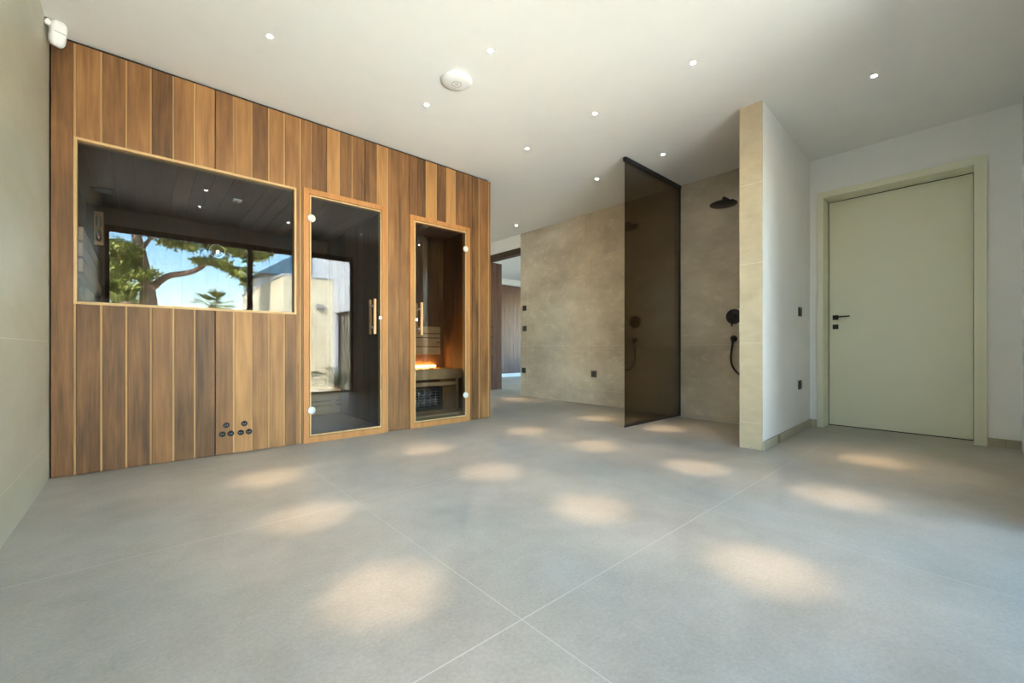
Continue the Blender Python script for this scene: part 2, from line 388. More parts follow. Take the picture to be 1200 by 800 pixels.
def sauna_door(name, label, o, hinge_left, hx, hinges, strike):
    x0, x1, _, z1 = o
    d = thing(name, label, 'door', ((x0+x1)/2, FY, 0), kind='structure')
    b = bm_new(); w = .043; fy0 = FY-.012
    box(b, x0, x0+w, fy0, FY+.07, 0, z1, .002); box(b, x1-w, x1, fy0, FY+.07, 0, z1, .002)
    box(b, x0+w, x1-w, fy0, FY+.07, z1-w, z1, .002); box(b, x0+w, x1-w, fy0, FY+.07, 0, .05, .002)
    obj('door_frame', b, 'frame', d)
    b = bm_new(); e = .012; g = w+.004
    box(b, x0+g, x0+g+e, FY-.009, FY+.04, .054, z1-g, .001); box(b, x1-g-e, x1-g, FY-.009, FY+.04, .054, z1-g, .001)
    box(b, x0+g+e, x1-g-e, FY-.009, FY+.04, z1-g-e, z1-g, .001); box(b, x0+g+e, x1-g-e, FY-.009, FY+.04, .054, .054+e, .001)
    obj('door_stop', b, 'lath', d, label='pale wooden inner lath')
    b = bm_new(); box(b, x0+g+e, x1-g-e, FY-.006, FY+.002, .054+e, z1-g-e); gl = obj('glass_leaf', b, 'gsauna', d)
    for hz in hinges:
        b = bm_new(); cx = x0+w+.004 if hinge_left else x1-w-.004
        lathe(b, (cx + (.012 if hinge_left else -.012), FY-.0095, hz), (0,-1,0), [(0,.030),(.008,.030),(.011,.026),(.012,0)], 28)
        box(b, cx-.014, cx+.014, FY-.0225, FY-.0205, hz-.016, hz+.016, .001)
        lathe(b, (cx + (.020 if hinge_left else -.020), FY-.0225, hz+.012), (0,-1,0), [(0,.004),(.0015,.004),(.002,0)], 10)
        lathe(b, (cx + (.020 if hinge_left else -.020), FY-.0225, hz-.012), (0,-1,0), [(0,.004),(.0015,.004),(.002,0)], 10)
        obj('hinge', b, 'hinge', d)
    h = None
    for yy in (FY-.052, FY+.048):
        b = bm_new(); box(b, hx-.011, hx+.011, yy-.011, yy+.011, .885, 1.195, .006)
        o2 = obj('handle', b, 'handle_wood', d)
        b = bm_new()
        for zz in (.945, 1.135):
            ya, yb = (yy+.010, FY-.0065) if yy < FY else (FY+.0025, yy-.010)
            cyl(b, (hx, ya, zz), (hx, yb, zz), .009)
        obj('handle_mount', b, 'steel', o2)
    b = bm_new(); sx = strike; box(b, sx-.014, sx+.014, FY-.020, FY-.0065, 1.018, 1.046, .003); obj('catch', b, 'white', d)
sauna_door('door_1', 'glass sauna door with orange wooden frame right of the wide window', OPEN[1], True, 1.535, (.262, 1.803), 1.602)
sauna_door('door_2', 'narrow glass sauna door nearest the end of the cladding', OPEN[2], False, 1.995, (.274, 1.794), 1.960)

# sauna interior shells
def boards_wall_x(b, x, face, y0, y1, z0, z1, w=.1, t=.012):       # vertical boards on a wall X = const, horizontal if w<0
    y = y0
    while y < y1 - .01:
        e = min(y + w, y1); box(b, min(x, x+face*t), max(x, x+face*t), y, e-.003, z0, z1, .001, 0, (.3+.45*rnd.random(), .0, rnd.random(), 1)); y += w
def boards_wall_y(b, y, x0, x1, z0, z1, w=.1, t=.012, lo=.3, sp=.45):
    x = x0
    while x < x1 - .01:
        e = min(x + w, x1); box(b, x, e-.0008, y-t, y, z0, z1, 0, 0, (lo+sp*rnd.random(), .0, rnd.random(), 1)); x += w
C1, R1Y, C2, R2Y = 2.09, 5.48, 2.09, 4.42
P0, P1 = 1.757, 1.812
b = bm_new(); box(b, P0+.014, P1-.014, 3.672, 5.598, 0, C1+.04)
boards_wall_x(b, P0, 1, 3.672, R1Y, 0, C1); boards_wall_x(b, P1, -1, 3.672, R2Y, 0, C2)
struct('wall_sauna_partition', b, 'clad_in', 'dark board partition between the two sauna rooms', 'wall')
b = bm_new(); z = 0
while z < C1: box(b, -.399, -.380, 3.672, R1Y, z, min(z+.118, C1), .002, 0, (.3+.4*rnd.random(), 0, rnd.random(), 1)); z += .12
struct('wall_sauna_left', b, 'clad_in', 'horizontal boards on the left side inside the sauna', 'wall')
b = bm_new(); boards_wall_y(b, R1Y+.012, -.38, P0, 0, C1, lo=.05, sp=.06); box(b, -.38, P0, R1Y+.014, R1Y+.03, 0, C1)
struct('wall_sauna_rear', b, 'clad_in', 'dark vertical boards at the back of the left sauna room', 'wall')
b = bm_new(); boards_wall_y(b, R2Y+.012, P1, 2.786, 0, C2); box(b, P1, 2.786, R2Y+.014, R2Y+.03, 0, C2)
struct('wall_sauna_heater', b, 'clad_in', 'vertical boards behind the glowing sauna bench', 'wall')
b = bm_new(); boards_wall_x(b, 2.799, -1, 3.672, R2Y, 0, C2)
struct('wall_sauna_right', b, 'clad_in', 'vertical boards right of the glowing sauna bench', 'wall')
def boards_ceil(b, x0, x1, y0, y1, z, w=.117):
    x = x0
    while x < x1 - .01: box(b, x, min(x+w, x1)-.004, y0, y1, z, z+.014, .001, 0, (.3+.4*rnd.random(), .0, rnd.random(), 1)); x += w
    box(b, x0, x1, y0, y1, z+.016, z+.03)
b = bm_new(); boards_ceil(b, -.38, P0, 3.672, R1Y, C1); struct('ceiling_sauna', b, 'clad_ceil', 'dark board ceiling of the left sauna room', 'ceiling')
b = bm_new(); boards_ceil(b, P1, 2.786, 3.672, R2Y, C2); struct('ceiling_sauna_small', b, 'clad_ceil', 'dark board ceiling above the glowing bench', 'ceiling')

# low bench in the left sauna room
t = thing('sauna_bench', 'low pale slatted bench along the back of the left sauna room', 'bench', (.7, 5.2, 0))
b = bm_new()
for k in range(4): box(b, -.375, 1.752, 5.005+k*.117, 5.005+k*.117+.110, .262, .290, .004)
obj('seat', b, 'bench', t)
b = bm_new()
for z0, z1 in ((.0, .102), (.110, .150), (.158, .258)): box(b, -.375, 1.752, 5.0, 5.02, z0, z1, .002)
obj('front_panel', b, 'bench', t)
for x in (-.3, .7, 1.68):
    b = bm_new(); box(b, x-.03, x+.03, 5.025, 5.46, .0, .260, .002); obj('support', b, 'bench', t)
b = bm_new()
box(b, -.379, -.313, 3.74, 5.30, 1.34, 1.40, .003)
br = obj('backrest', b, 'bench', t)
for k in range(3):
    b = bm_new(); z0 = 1.232 + k*.098; box(b, -.312, -.267, 3.70, 5.35, z0, z0+.084, .006); obj('slat', b, 'bench', br)
t = thing('sand_timer', 'wooden sand timer with red sand in the rear left sauna corner', 'timer', (-.29, R1Y-.02, 1.73))
b = bm_new(); box(b, -.325, -.262, R1Y-.022, R1Y-.001, 1.72, 2.03, .003); obj('board', b, 'bench', t)
b = bm_new(); lathe(b, (-.293, R1Y-.045, 1.75), (0,0,1), [(0,.008),(.02,.019),(.08,.019),(.115,.004),(.15,.019),(.22,.019),(.24,.008)], 16); obj('glass', b, 'globe', t)
M['red'] = plain('red_sand', (.5,.06,.03,1), .7)
b = bm_new(); lathe(b, (-.293, R1Y-.045, 1.757), (0,0,1), [(0,.0),(.014,.015),(.06,.015),(.065,0)], 14); obj('sand', b, 'red', t, label='red sand')
t = thing('sauna_wall_lamp', 'round glass wall lamp on the back wall of the left sauna room', 'lamp', (.612, R1Y-.01, 1.803))
b = bm_new(); lathe(b, (.612, R1Y-.002, 1.803), (0,-1,0), [(0,.070),(.012,.072),(.020,.066)], 30); obj('base', b, 'white', t)
b = bm_new(); lathe(b, (.612, R1Y-.022, 1.803), (0,-1,0), [(0,.066),(.02,.062),(.04,.045),(.052,.02),(.054,0)], 30); obj('lamp_glass', b, 'globe', t)
b = bm_new(); lathe(b, (.616, R1Y-.024, 1.792), (0,-1,0), [(0,.014),(.015,.014),(.02,0)], 12); obj('bulb', b, 'bulb', t)
def ceiling_sensor(x, y, z, label):
    t = thing('ceiling_sensor', label, 'sensor', (x, y, z), 'temperature sensors on the sauna ceilings')
    b = bm_new(); box(b, x-.032, x+.032, y-.038, y+.038, z-.014, z-.001, .006); obj('housing', b, 'steel', t)
    b = bm_new(); lathe(b, (x, y, z-.015), (0,0,-1), [(0,.018),(.012,.016),(.014,0)], 16); obj('cap', b, 'lath', t)
ceiling_sensor(.647, 4.444, C1, 'small square sensor on the ceiling seen through the wide sauna window')
ceiling_sensor(2.312, 4.057, C2, 'small square sensor on the ceiling behind the narrow sauna door')
t = thing('vent_grille', 'small dark wooden vent grille on the sauna ceiling near its left wall', 'vent', (-.245, 4.9, C1))
b = bm_new(); box(b, -.315, -.175, 4.86, 4.96, C1-.012, C1-.001, .002); obj('frame', b, 'lintel', t)
b = bm_new()
for k in range(5): box(b, -.305, -.185, 4.868+k*.018, 4.876+k*.018, C1-.018, C1-.0125, .001)
obj('slats', b, 'lintel', t)

# right sauna room: bench, backrest, glow, heater
BY = 4.0
t = thing('sauna_bench', 'upper pale bench with amber light behind it in the right sauna room', 'bench', (2.3, BY, 0))
b = bm_new()
for k in range(4): box(b, 1.815, 2.783, BY+.024+k*.090, BY+.024+k*.090+.083, .505, .527, .004)
obj('seat', b, 'bench', t)
b = bm_new(); box(b, 1.815, 2.770, BY, BY+.022, .419, .529, .004); obj('front_board', b, 'bench', t)
for x in (1.835, 2.74):
    b = bm_new(); box(b, x-.018, x+.018, BY+.05, 4.40, .0, .503, .002); obj('support', b, 'bench', t)
b = bm_new(); box(b, 1.855, 2.720, BY+.03, BY+.05, .345, .385, .003); obj('rail', b, 'bench', t)
b = bm_new(); box(b, 1.83, 2.66, 4.372, 4.404, .82, .86, .003); br = obj('backrest', b, 'bench', t)
zz = .688
for hgt in (.085, .040, .040, .040, .075):
    b = bm_new(); box(b, 1.83, 2.70, 4.350, 4.370, zz, zz+hgt, .004); obj('slat', b, 'bench', br); zz += hgt + .012
t = thing('light_strip', 'glowing amber light strip behind the right sauna bench', 'light', (2.3, 4.40, .54))
b = bm_new(); box(b, 1.83, 2.66, 4.388, 4.405, .5275, .540, .002); obj('channel', b, 'steel', t)
b = bm_new(); box(b, 1.835, 2.655, 4.390, 4.403, .5405, .556); obj('diffuser', b, 'glow', t)
t = thing('sauna_step', 'low pale wooden step on the floor under the sauna heater', 'step', (2.3, 3.9, 0))
b = bm_new()
for k in range(3): box(b, 1.82, 2.715, 3.75+k*.095, 3.75+k*.095+.088, .055, .08, .004)
obj('deck', b, 'bench', t)
b = bm_new(); box(b, 1.82, 2.715, 3.752, 3.77, .0, .054, .003); obj('front_bearer', b, 'bench', t)
t = thing('sauna_heater', 'black sauna heater with stones under the right sauna bench', 'heater', (2.34, 4.25, .09))
b = bm_new()
box(b, 2.17, 2.55, 4.22, 4.36, .075, .325, .01); box(b, 2.17, 2.55, 4.06, 4.22, .075, .115, .006)
box(b, 2.17, 2.19, 4.06, 4.22, .116, .325, .006); box(b, 2.52, 2.55, 4.06, 4.22, .116, .325, .006); box(b, 2.19, 2.52, 4.06, 4.22, .295, .325, .006)
for x in (2.2, 2.52):
    for y in (4.09, 4.33): box(b, x-.015, x+.015, y-.015, y+.015, .0, .076)
obj('housing', b, 'black', t)
b = bm_new()
for k in range(6): cyl(b, (2.192, 4.068, .135+k*.029), (2.518, 4.068, .135+k*.029), .0018, n=6)
for k in range(4): cyl(b, (2.25+k*.07, 4.064, .117), (2.25+k*.07, 4.064, .294), .002, n=6)
obj('guard', b, 'steel', t)
b = bm_new()
for k in range(46):
    q = rnd.uniform(.018, .034); c = Vector((rnd.uniform(2.22, 2.49), rnd.uniform(4.10, 4.19), rnd.uniform(.14, .27)))
    rr_ = bmesh.ops.create_icosphere(b, subdivisions=1, radius=q, matrix=Matrix.Translation(c))
    for v in rr_['verts']: v.co = c + (v.co - c) * rnd.uniform(.75, 1.15)
M['rock'] = plain('heater_stone', (.12,.13,.15,1), .6, vary=.6)
o = obj('stones', b, 'rock', t); o['kind'] = 'stuff'

# round sockets in the cladding
def rsock(x, z, label):
    t = thing('round_socket', label, 'socket', (x, FY, z), 'round black sockets low in the cladding')
    b = bm_new(); lathe(b, (x, FY-.0005, z), (0,-1,0), [(0,.0205),(.004,.0205),(.006,.019),(.0055,.016),(.001,.015),(.001,0)], 28); obj('cover', b, 'black', t)
    b = bm_new(); cyl(b, (x-.007, FY-.0025, z), (x-.007, FY-.0045, z), .0025, n=8); cyl(b, (x+.007, FY-.0025, z), (x+.007, FY-.0045, z), .0025, n=8); obj('contacts', b, 'grey', t)
for x, z, l in [(.457,.211,'round black socket, upper one of the left cluster of three'), (.434,.149,'round black socket, lower left one of the left cluster'),
                (.484,.148,'round black socket, lower right one of the left cluster'), (.567,.210,'round black socket, upper one of the right cluster of three'),
                (.545,.147,'round black socket, lower left one of the right cluster'), (.596,.147,'round black socket, lower right one of the right cluster')]:
    rsock(x, z, l)

# ------------------------------------------------------------------ shower
t = thing('shower_screen', 'tall bronze tinted glass shower screen with black rails', 'glass screen', (4.0, 2.3, 0))
b = bm_new(); box(b, 3.487, 4.574, 2.295, 2.305, .014, 2.575, .0006); obj('glass_panel', b, 'gbronze', t)
b = bm_new(); box(b, 3.478, 4.578, 2.283, 2.317, 2.560, 2.598, .001); obj('top_rail', b, 'black', t)
b = bm_new(); box(b, 3.484, 4.578, 2.289, 2.311, .0005, .014, .001); obj('bottom_rail', b, 'black', t)
b = bm_new(); box(b, 4.566, 4.579, 2.289, 2.311, .014, 2.56, .001); obj('wall_channel', b, 'black', t)
t = thing('rain_shower', 'round black rain shower head on a short wall arm', 'shower head', (4.35, 1.735, 2.2))
hx, hy = 4.36, 1.738
b = bm_new(); lathe(b, (hx, hy, 2.192), (0,0,1), [(0,0),(0,.118),(.004,.125),(.012,.125),(.022,.10),(.030,.03),(.040,.022),(.055,.020)], 40); obj('head', b, 'black', t)
b = bm_new(); tube(b, smooth_path([(hx, hy, 2.235), (hx+.005, hy, 2.262), (hx+.04, hy, 2.272), (4.575, hy, 2.272)]), .011, 12); obj('arm', b, 'black', t)
b = bm_new(); lathe(b, (4.580, hy, 2.272), (-1,0,0), [(0,.03),(.008,.03),(.012,.012)], 24); obj('flange', b, 'black', t)
t = thing('shower_mixer', 'round black shower mixer plate with lever on the tiled wall', 'mixer', (4.57, 1.72, 1.087))
b = bm_new(); lathe(b, (4.579, 1.72, 1.087), (-1,0,0), [(0,.078),(.006,.078),(.010,.074),(.011,0)], 40); obj('plate', b, 'black', t)
b = bm_new(); lathe(b, (4.568, 1.72, 1.087), (-1,0,0), [(0,.030),(.045,.030),(.050,.026),(.051,0)], 28); obj('knob', b, 'black', t)
b = bm_new(); cyl(b, (4.535, 1.72, 1.075), (4.525, 1.722, .985), .009, .007); obj('lever', b, 'black', t)
t = thing('hand_shower', 'black hand shower with curved hose below the round mixer', 'hand shower', (4.57, 1.6, .86))
b = bm_new(); lathe(b, (4.579, 1.72, .860), (-1,0,0), [(0,.034),(.008,.034),(.012,.016),(.045,.016),(.05,.012),(.05,0)], 24); cyl(b, (4.545, 1.72, .86), (4.545, 1.72, .81), .012); obj('outlet', b, 'black', t)
b = bm_new(); tube(b, smooth_path([(4.545,1.72,.815),(4.545,1.728,.76),(4.545,1.738,.66),(4.545,1.72,.57),(4.545,1.66,.50),(4.545,1.58,.50),(4.545,1.50,.60),(4.545,1.46,.80),(4.545,1.45,1.02)]), .0095, 10); obj('hose', b, 'black', t)
b = bm_new(); tube(b, [(4.545,1.45,1.0),(4.54,1.45,1.12),(4.52,1.45,1.2)], [.012,.013,.014], 12); lathe(b, (4.535,1.45,1.215), (-1,0,-.4), [(0,.02),(.01,.05),(.02,.05),(.021,0)], 24)
obj('spray', b, 'black', t)
b = bm_new(); cyl(b, (4.579, 1.45, 1.07), (4.555, 1.45, 1.07), .016); obj('holder', b, 'black', t)
t = thing('shower_drain', 'thin linear drain slot along the tiled shower wall', 'drain', (4.54, 1.8, 0))
b = bm_new(); box(b, 4.500, 4.560, 1.30, 2.26, .0005, .003, .0008); obj('cover', b, 'steel', t)

# ------------------------------------------------------------------ wall plates
def plate_x(y, z, name, label, cat, group, sock):
    t = thing(name, label, cat, (BX, y, z), group)
    b = bm_new(); box(b, BX-.010, BX-.0005, y-.041, y+.041, z-.041, z+.041, .003); obj('frame', b, 'black', t)
    b = bm_new()
    if sock: lathe(b, (BX-.0105, y, z), (-1,0,0), [(0,.024),(.002,.024),(.002,.020),(.0003,.019),(.0003,0)], 24); obj('insert', b, 'black', t)
    else: box(b, BX-.014, BX-.0102, y-.028, y+.028, z-.028, z+.028, .002); obj('rocker', b, 'black', t)
plate_x(4.868, 1.400, 'light_switch', 'square black switch on the tiled wall, topmost beside the opening', 'switch', 'black switches beside the opening', False)
plate_x(4.868, 1.073, 'light_switch', 'square black switch on the tiled wall, second one down beside the opening', 'switch', 'black switches beside the opening', False)
plate_x(4.886, .408, 'wall_socket', 'square black socket low on the tiled wall beside the opening', 'socket', 'black sockets low on the tiled wall', True)
plate_x(3.505, .412, 'wall_socket', 'square black socket low on the tiled wall near the bronze glass', 'socket', 'black sockets low on the tiled wall', True)
def plate_y(x, z, name, label, cat, sock):
    y = SYn + (SYf-SYn) * (x-SX0) / (4.945-SX0)
    t = thing(name, label, cat, (x, y, z))
    b = bm_new(); box(b, x-.041, x+.041, y-.011, y-.0015, z-.041, z+.041, .003); obj('frame', b, 'black', t)
    b = bm_new()
    if sock: lathe(b, (x, y-.0115, z), (0,-1,0), [(0,.024),(.002,.024),(.002,.020),(.0003,.019),(.0003,0)], 24); obj('insert', b, 'black', t)
    else: box(b, x-.028, x+.028, y-.015, y-.0112, z-.028, z+.028, .002); obj('rocker', b, 'black', t)
plate_y(4.53, 1.095, 'light_switch', 'black switch on the white side wall left of the green door', 'switch', False)
plate_y(4.53, .425, 'wall_socket', 'black socket low on the white side wall left of the green door', 'socket', True)

# ------------------------------------------------------------------ ceiling things
LX = [.57, 1.617, 2.665, 3.71]; LY = [2.80, 2.03, 1.25, .50]
where = {(0,0):'near the wood cladding above the wide sauna window',(1,0):'near the wood cladding above the sauna doors',(2,0):'just past the far corner of the cladding',
         (3,0):'left of the bronze glass screen, deeper in the room',(0,1):'above the floor in front of the wide sauna window',(1,1):'behind the round white access point, towards the camera side',
         (2,1):'midway between the cladding corner and the bronze screen',(3,1):'above the shower next to the bronze screen rail',(0,2):'in the row by the tiled left wall, second from the window',
         (1,2):'in the second row from the left wall, towards the window',(2,2):'in front of the narrow shower wall end',(0,3):'nearest the window in the left wall row',
         (1,3):'nearest the window in the second row',(2,3):'nearest the window in the third row',(3,3):'in front of the pale green door'}
sp = bpy.data.lights.new('spot', 'SPOT'); sp.energy = 14; sp.color = (1, .70, .42); sp.spot_size = R(11); sp.spot_blend = 1.0; sp.shadow_soft_size = .035
sp2 = sp.copy(); sp2.energy = 4.5; sp2.spot_size = R(30)
def downlight(x, y, label):
    t = thing('ceiling_spotlight', label, 'ceiling light', (x, y, H), 'small recessed ceiling spotlights')
    b = bm_new(); lathe(b, (x, y, H), (0,0,-1), [(-.0005,.020),(.003,.021),(.004,.018),(.002,.0145)], 24); obj('trim_ring', b, 'white', t)
    b = bm_new(); lathe(b, (x, y, H), (0,0,-1), [(.002,.0144),(.0022,.0)], 20); obj('lens', b, 'lens', t)
    l = bpy.data.objects.new('lamp', sp); COL.objects.link(l); l.parent = t; l.location = (0, 0, -.012)
    l = bpy.data.objects.new('lamp', sp2); COL.objects.link(l); l.parent = t; l.location = (0, 0, -.012)
    return t
proto = None
for i, x in enumerate(LX):
    for j, y in enumerate(LY):
        if (i, j) == (3, 2): continue
        lab = 'small bright recessed spotlight ' + where[(i, j)]
        if proto is None: proto = downlight(x, y, lab)
        else: c = copy_tree(proto); c.location = (x, y, H); c['label'] = lab
for x, y, l in [(4.208, 4.656, 'close to the opening at the end of the tiled wall'), (3.2, 4.656, 'hidden corridor end behind the sauna'),
                (6.2, 6.2, 'added unseen to light the next room past the opening'), (7.6, 7.2, 'added unseen deep in the next room by the brown panelling')]:  # next-room spotlights are unseen, added to brighten that room
    c = copy_tree(proto); c.location = (x, y, H); c['label'] = 'small bright recessed spotlight ' + l

t = thing('access_point', 'round white disc shaped device on the ceiling', 'access point', (1.618, 2.40, H))
b = bm_new(); lathe(b, (1.618, 2.40, H), (0,0,-1), [(0,.090),(.006,.102),(.012,.105),(.020,.100),(.028,.082),(.033,.050),(.034,0)], 48); obj('body', b, 'white', t)
b = bm_new(); lathe(b, (1.618, 2.40, H-.0345), (0,0,-1), [(0,.032),(.0012,.032),(.0012,.029),(.0,.029)], 36); obj('ring', b, 'grey', t, label='grey ring')
b = bm_new(); lathe(b, (1.618, 2.40, H-.0342), (0,0,-1), [(0,.010),(.001,.010),(.001,.007),(0,.007)], 20); obj('logo', b, 'grey', t)
# motion detector in the top left corner
MX, MY, MZ = -.352, 3.475, 2.535
t = thing('motion_detector', 'white motion detector in the corner above the wood cladding', 'detector', (-.37, 3.47, 2.55))
b = bm_new(); bmesh.ops.create_cube(b, size=1)
bmesh.ops.bevel(b, geom=b.edges[:], offset=.30, segments=6, affect='EDGES', profile=.5)
bmesh.ops.scale(b, vec=(.068, .052, .135), verts=b.verts[:])
rot = Matrix.Rotation(R(24), 4, 'Z') @ Matrix.Rotation(R(16), 4, 'X')
bmesh.ops.transform(b, matrix=Matrix.Translation((MX, MY, MZ)) @ rot, verts=b.verts[:])
for f in b.faces: f.smooth = True
obj('body', b, 'white', t)
b = bm_new(); box(b, -.024, .024, -.0275, -.0262, .004, .0075, .0004)
bmesh.ops.transform(b, matrix=Matrix.Translation((MX, MY, MZ)) @ rot, verts=b.verts[:]); obj('slot', b, 'grey', t)
b = bm_new(); tube(b, [(MX, MY+.015, MZ+.03), (-.385, 3.462, 2.575), (-.399, 3.455, 2.582)], [.012,.016,.018], 12); obj('bracket', b, 'white', t)

# ------------------------------------------------------------------ potted plant behind the sauna corner
t = thing('potted_plant', 'leafy potted plant, only leaf tips showing past the cladding corner', 'plant', (3.93, 5.25, 0))
b = bm_new(); lathe(b, (3.93, 5.25, 0), (0,0,1), [(0,0),(0,.13),(.30,.17),(.32,.17),(.32,.155),(.27,.15),(.27,0)], 28); obj('pot', b, 'grey', t)
b = bm_new()
for k in range(5): tube(b, smooth_path([(3.93+.03*math.cos(k*1.3), 5.25+.03*math.sin(k*1.3), .27), (3.93+.06*math.cos(k*1.3), 5.25+.06*math.sin(k*1.3), .7), (3.93+.10*math.cos(k*1.3), 5.25+.1*math.sin(k*1.3), 1.1)]), .008, 6)
obj('stems', b, 'palm', t)
def blade(bm, base, d, L, w, droop=.5, fold=.2, n=6):
    base = Vector(base); d = Vector(d).normalized(); side = d.cross(Vector((0,0,1)))
    side = side.normalized() if side.length > .01 else Vector((1,0,0))
    pr = None
    for i in range(n+1):
        s = i / n; p = base + d*L*s + Vector((0,0,-droop*L*s*s)); ww = w*math.sin(math.pi*min(.97, .12+.85*s))
        cur = [bm.verts.new(p - side*ww + Vector((0,0,fold*ww))), bm.verts.new(p), bm.verts.new(p + side*ww + Vector((0,0,fold*ww)))]
        if pr:
            bm.faces.new((pr[0], pr[1], cur[1], cur[0])); bm.faces.new((pr[1], pr[2], cur[2], cur[1]))
        pr = cur
b = bm_new(); pr_ = random.Random(4)
for k in range(24):
    a = pr_.uniform(0, 6.28); z = pr_.uniform(.6, 1.15)
    blade(b, (3.93+.07*math.cos(a), 5.25+.07*math.sin(a), z), (math.cos(a), math.sin(a), .5), .26, .03)
blade(b, (3.93, 5.25, .84), (.75, -.66, .12), .30, .028, .15); blade(b, (3.93, 5.25, .74), (.75, -.66, .0), .32, .022, .0)
obj('leaves', b, 'cycad', t)

# ------------------------------------------------------------------ outside (seen mirrored in the sauna glass)
b = bm_new(); box(b, -14, 18, -13.0, -.62, -.8, -.6); struct('ground_terrace', b, 'deck', 'pale tiled terrace outside', 'ground')
b = bm_new(); box(b, -14, 4.8, -.62, -.262, -.8, -.03, .005); struct('ground_step', b, 'deck', 'raised stone step along the outside of the window', 'step')
b = bm_new(); box(b, -60, 60, -70, -13.0, -.9, -.61); struct('ground_garden', b, 'soil', 'dry garden ground outside', 'ground')
t = thing('stone_block_building', 'low cream stone garden building', 'building', (4.0, -10.0, 0))
b = bm_new(); box(b, 3.335, 4.81, -14.3, -7.30, -.6, 3.05); obj('stone_walls', b, 'stone', t)
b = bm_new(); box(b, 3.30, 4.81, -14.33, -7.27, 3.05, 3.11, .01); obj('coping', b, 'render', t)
b = bm_new(); box(b, 3.315, 3.334, -9.10, -8.80, 1.78, 2.0, .004); obj('vent', b, 'grey', t)
t = thing('wall_sconce', 'dark block shaped outdoor lamp on the stone wall', 'lamp', (4.41, -7.28, 2.16))
b = bm_new(); box(b, 4.28, 4.54, -7.299, -7.22, 2.06, 2.20, .01); obj('housing', b, 'grey', t)
b = bm_new(); box(b, 4.32, 4.50, -7.22, -7.215, 2.075, 2.09, .002); obj('diffuser', b, 'white', t)
t = thing('white_house', 'tall white rendered house wing with a glazed opening', 'building', (6.5, -4, 0))
b = bm_new()
box(b, 4.815, 5.1, -7.05, -3.2, 1.93, 5.6); box(b, 4.815, 5.1, -9.5, -7.05, -.6, 5.6); box(b, 4.815, 5.1, -3.2, -2.6, -.6, 5.6)
box(b, 5.1, 9, -9.5, -2.6, 5.3, 5.6)
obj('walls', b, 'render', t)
b = bm_new(); box(b, 4.90, 4.96, -7.05, -6.96, -.6, 1.93, .004); box(b, 4.90, 4.96, -3.29, -3.2, -.6, 1.93, .004); box(b, 4.90, 4.96, -6.96, -3.29, 1.86, 1.93, .004)
obj('window_frame', b, 'alu', t)
b = bm_new(); box(b, 4.925, 4.932, -6.96, -3.29, -.6, 1.86); obj('pane', b, 'globe', t)
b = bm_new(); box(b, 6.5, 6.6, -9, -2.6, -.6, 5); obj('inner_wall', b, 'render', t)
# distant pitched roof
t = thing('neighbouring_house', 'distant house with blue grey pitched roof', 'building', (14, -34, 0))
def gable(bm, x0, x1, y0, y1, z0, z1):
    xm = (x0+x1)/2; v = [bm.verts.new(p) for p in ((x0,y0,z0),(x1,y0,z0),(xm,y0,z1),(x0,y1,z0),(x1,y1,z0),(xm,y1,z1))]
    for f in ((0,1,2),(3,5,4),(0,2,5,3),(1,4,5,2),(0,3,4,1)): bm.faces.new([v[i] for i in f])
b = bm_new(); gable(b, 6.0, 16.0, -34, -26, 6.0, 9.3); obj('roof', b, 'roof', t)
b = bm_new(); box(b, 6.4, 15.6, -33.6, -26.4, -.61, 6.0); obj('walls', b, 'render', t)

def needle_clump(bm, c, r, n, rr, flat=.6):
    for _ in range(n):
        u = Vector((rr.gauss(0, 1), rr.gauss(0, 1), rr.gauss(0, 1))).normalized() * r * rr.random() ** .45
        p = Vector(c) + Vector((u.x, u.y, u.z * flat)); d = Vector((rr.gauss(0, 1), rr.gauss(0, 1), rr.gauss(.4, 1))).normalized()
        s = d.orthogonal().normalized() * rr.uniform(.018, .032); L = rr.uniform(.10, .19)
        v = [bm.verts.new(p - s), bm.verts.new(p + s), bm.verts.new(p + d*L + s*.5), bm.verts.new(p + d*L - s*.5)]
        bm.faces.new(v)
def pine(loc, label, trunk, limbs, clumps, seed, dens=1.0):
    rr = random.Random(seed); t = thing('pine_tree', label, 'tree', loc)
    b = bm_new(); o = Vector(loc)
    tube(b, smooth_path([o + Vector(p[:3]) for p in trunk], 5), [r for i in range(len(trunk)-1) for r in [trunk[i][3] + (trunk[i+1][3]-trunk[i][3])*k/5 for k in range(5)]] + [trunk[-1][3]], 12)
    obj('trunk', b, 'bark', t)
    for lm in limbs:
        b = bm_new()
        tube(b, smooth_path([o + Vector(p[:3]) for p in lm], 4), [r for i in range(len(lm)-1) for r in [lm[i][3] + (lm[i+1][3]-lm[i][3])*k/4 for k in range(4)]] + [lm[-1][3]], 8)
        obj('branch', b, 'bark', t)
    b = bm_new()
    for x, y, z, r in clumps: needle_clump(b, o + Vector((x, y, z)), r, int(520*dens*(r/.5)**2), rr)
    obj('foliage', b, 'needles', t)
PL = (.22, -8.9, -.06)
rr = random.Random(3)
cl = []
def along(a, bb, n, r, jit, dz=0):
    for k in range(n):
        s = k / max(1, n-1); cl.append((a[0]+(bb[0]-a[0])*s + rr.gauss(0, jit), a[1]+(bb[1]-a[1])*s + rr.gauss(0, jit), a[2]+(bb[2]-a[2])*s + dz + rr.gauss(0, jit*.5), r*rr.uniform(.7, 1.2)))
along((-.9, .2, 3.55), (-.35, 0, 3.35), 5, .42, .15); along((-1.2, 0, 3.2), (-.3, .2, 2.9), 5, .45, .15); along((-1.0, .3, 2.4), (-.4, .2, 2.3), 3, .3, .12)
along((-.3, 0, 4.3), (.35, .2, 4.1), 4, .38, .15); along((-1.3,0,4.6), (2.2,0,5.2), 10, .55, .35); along((.75, .2, 4.1), (1.0, .2, 3.9), 2, .25, .08)
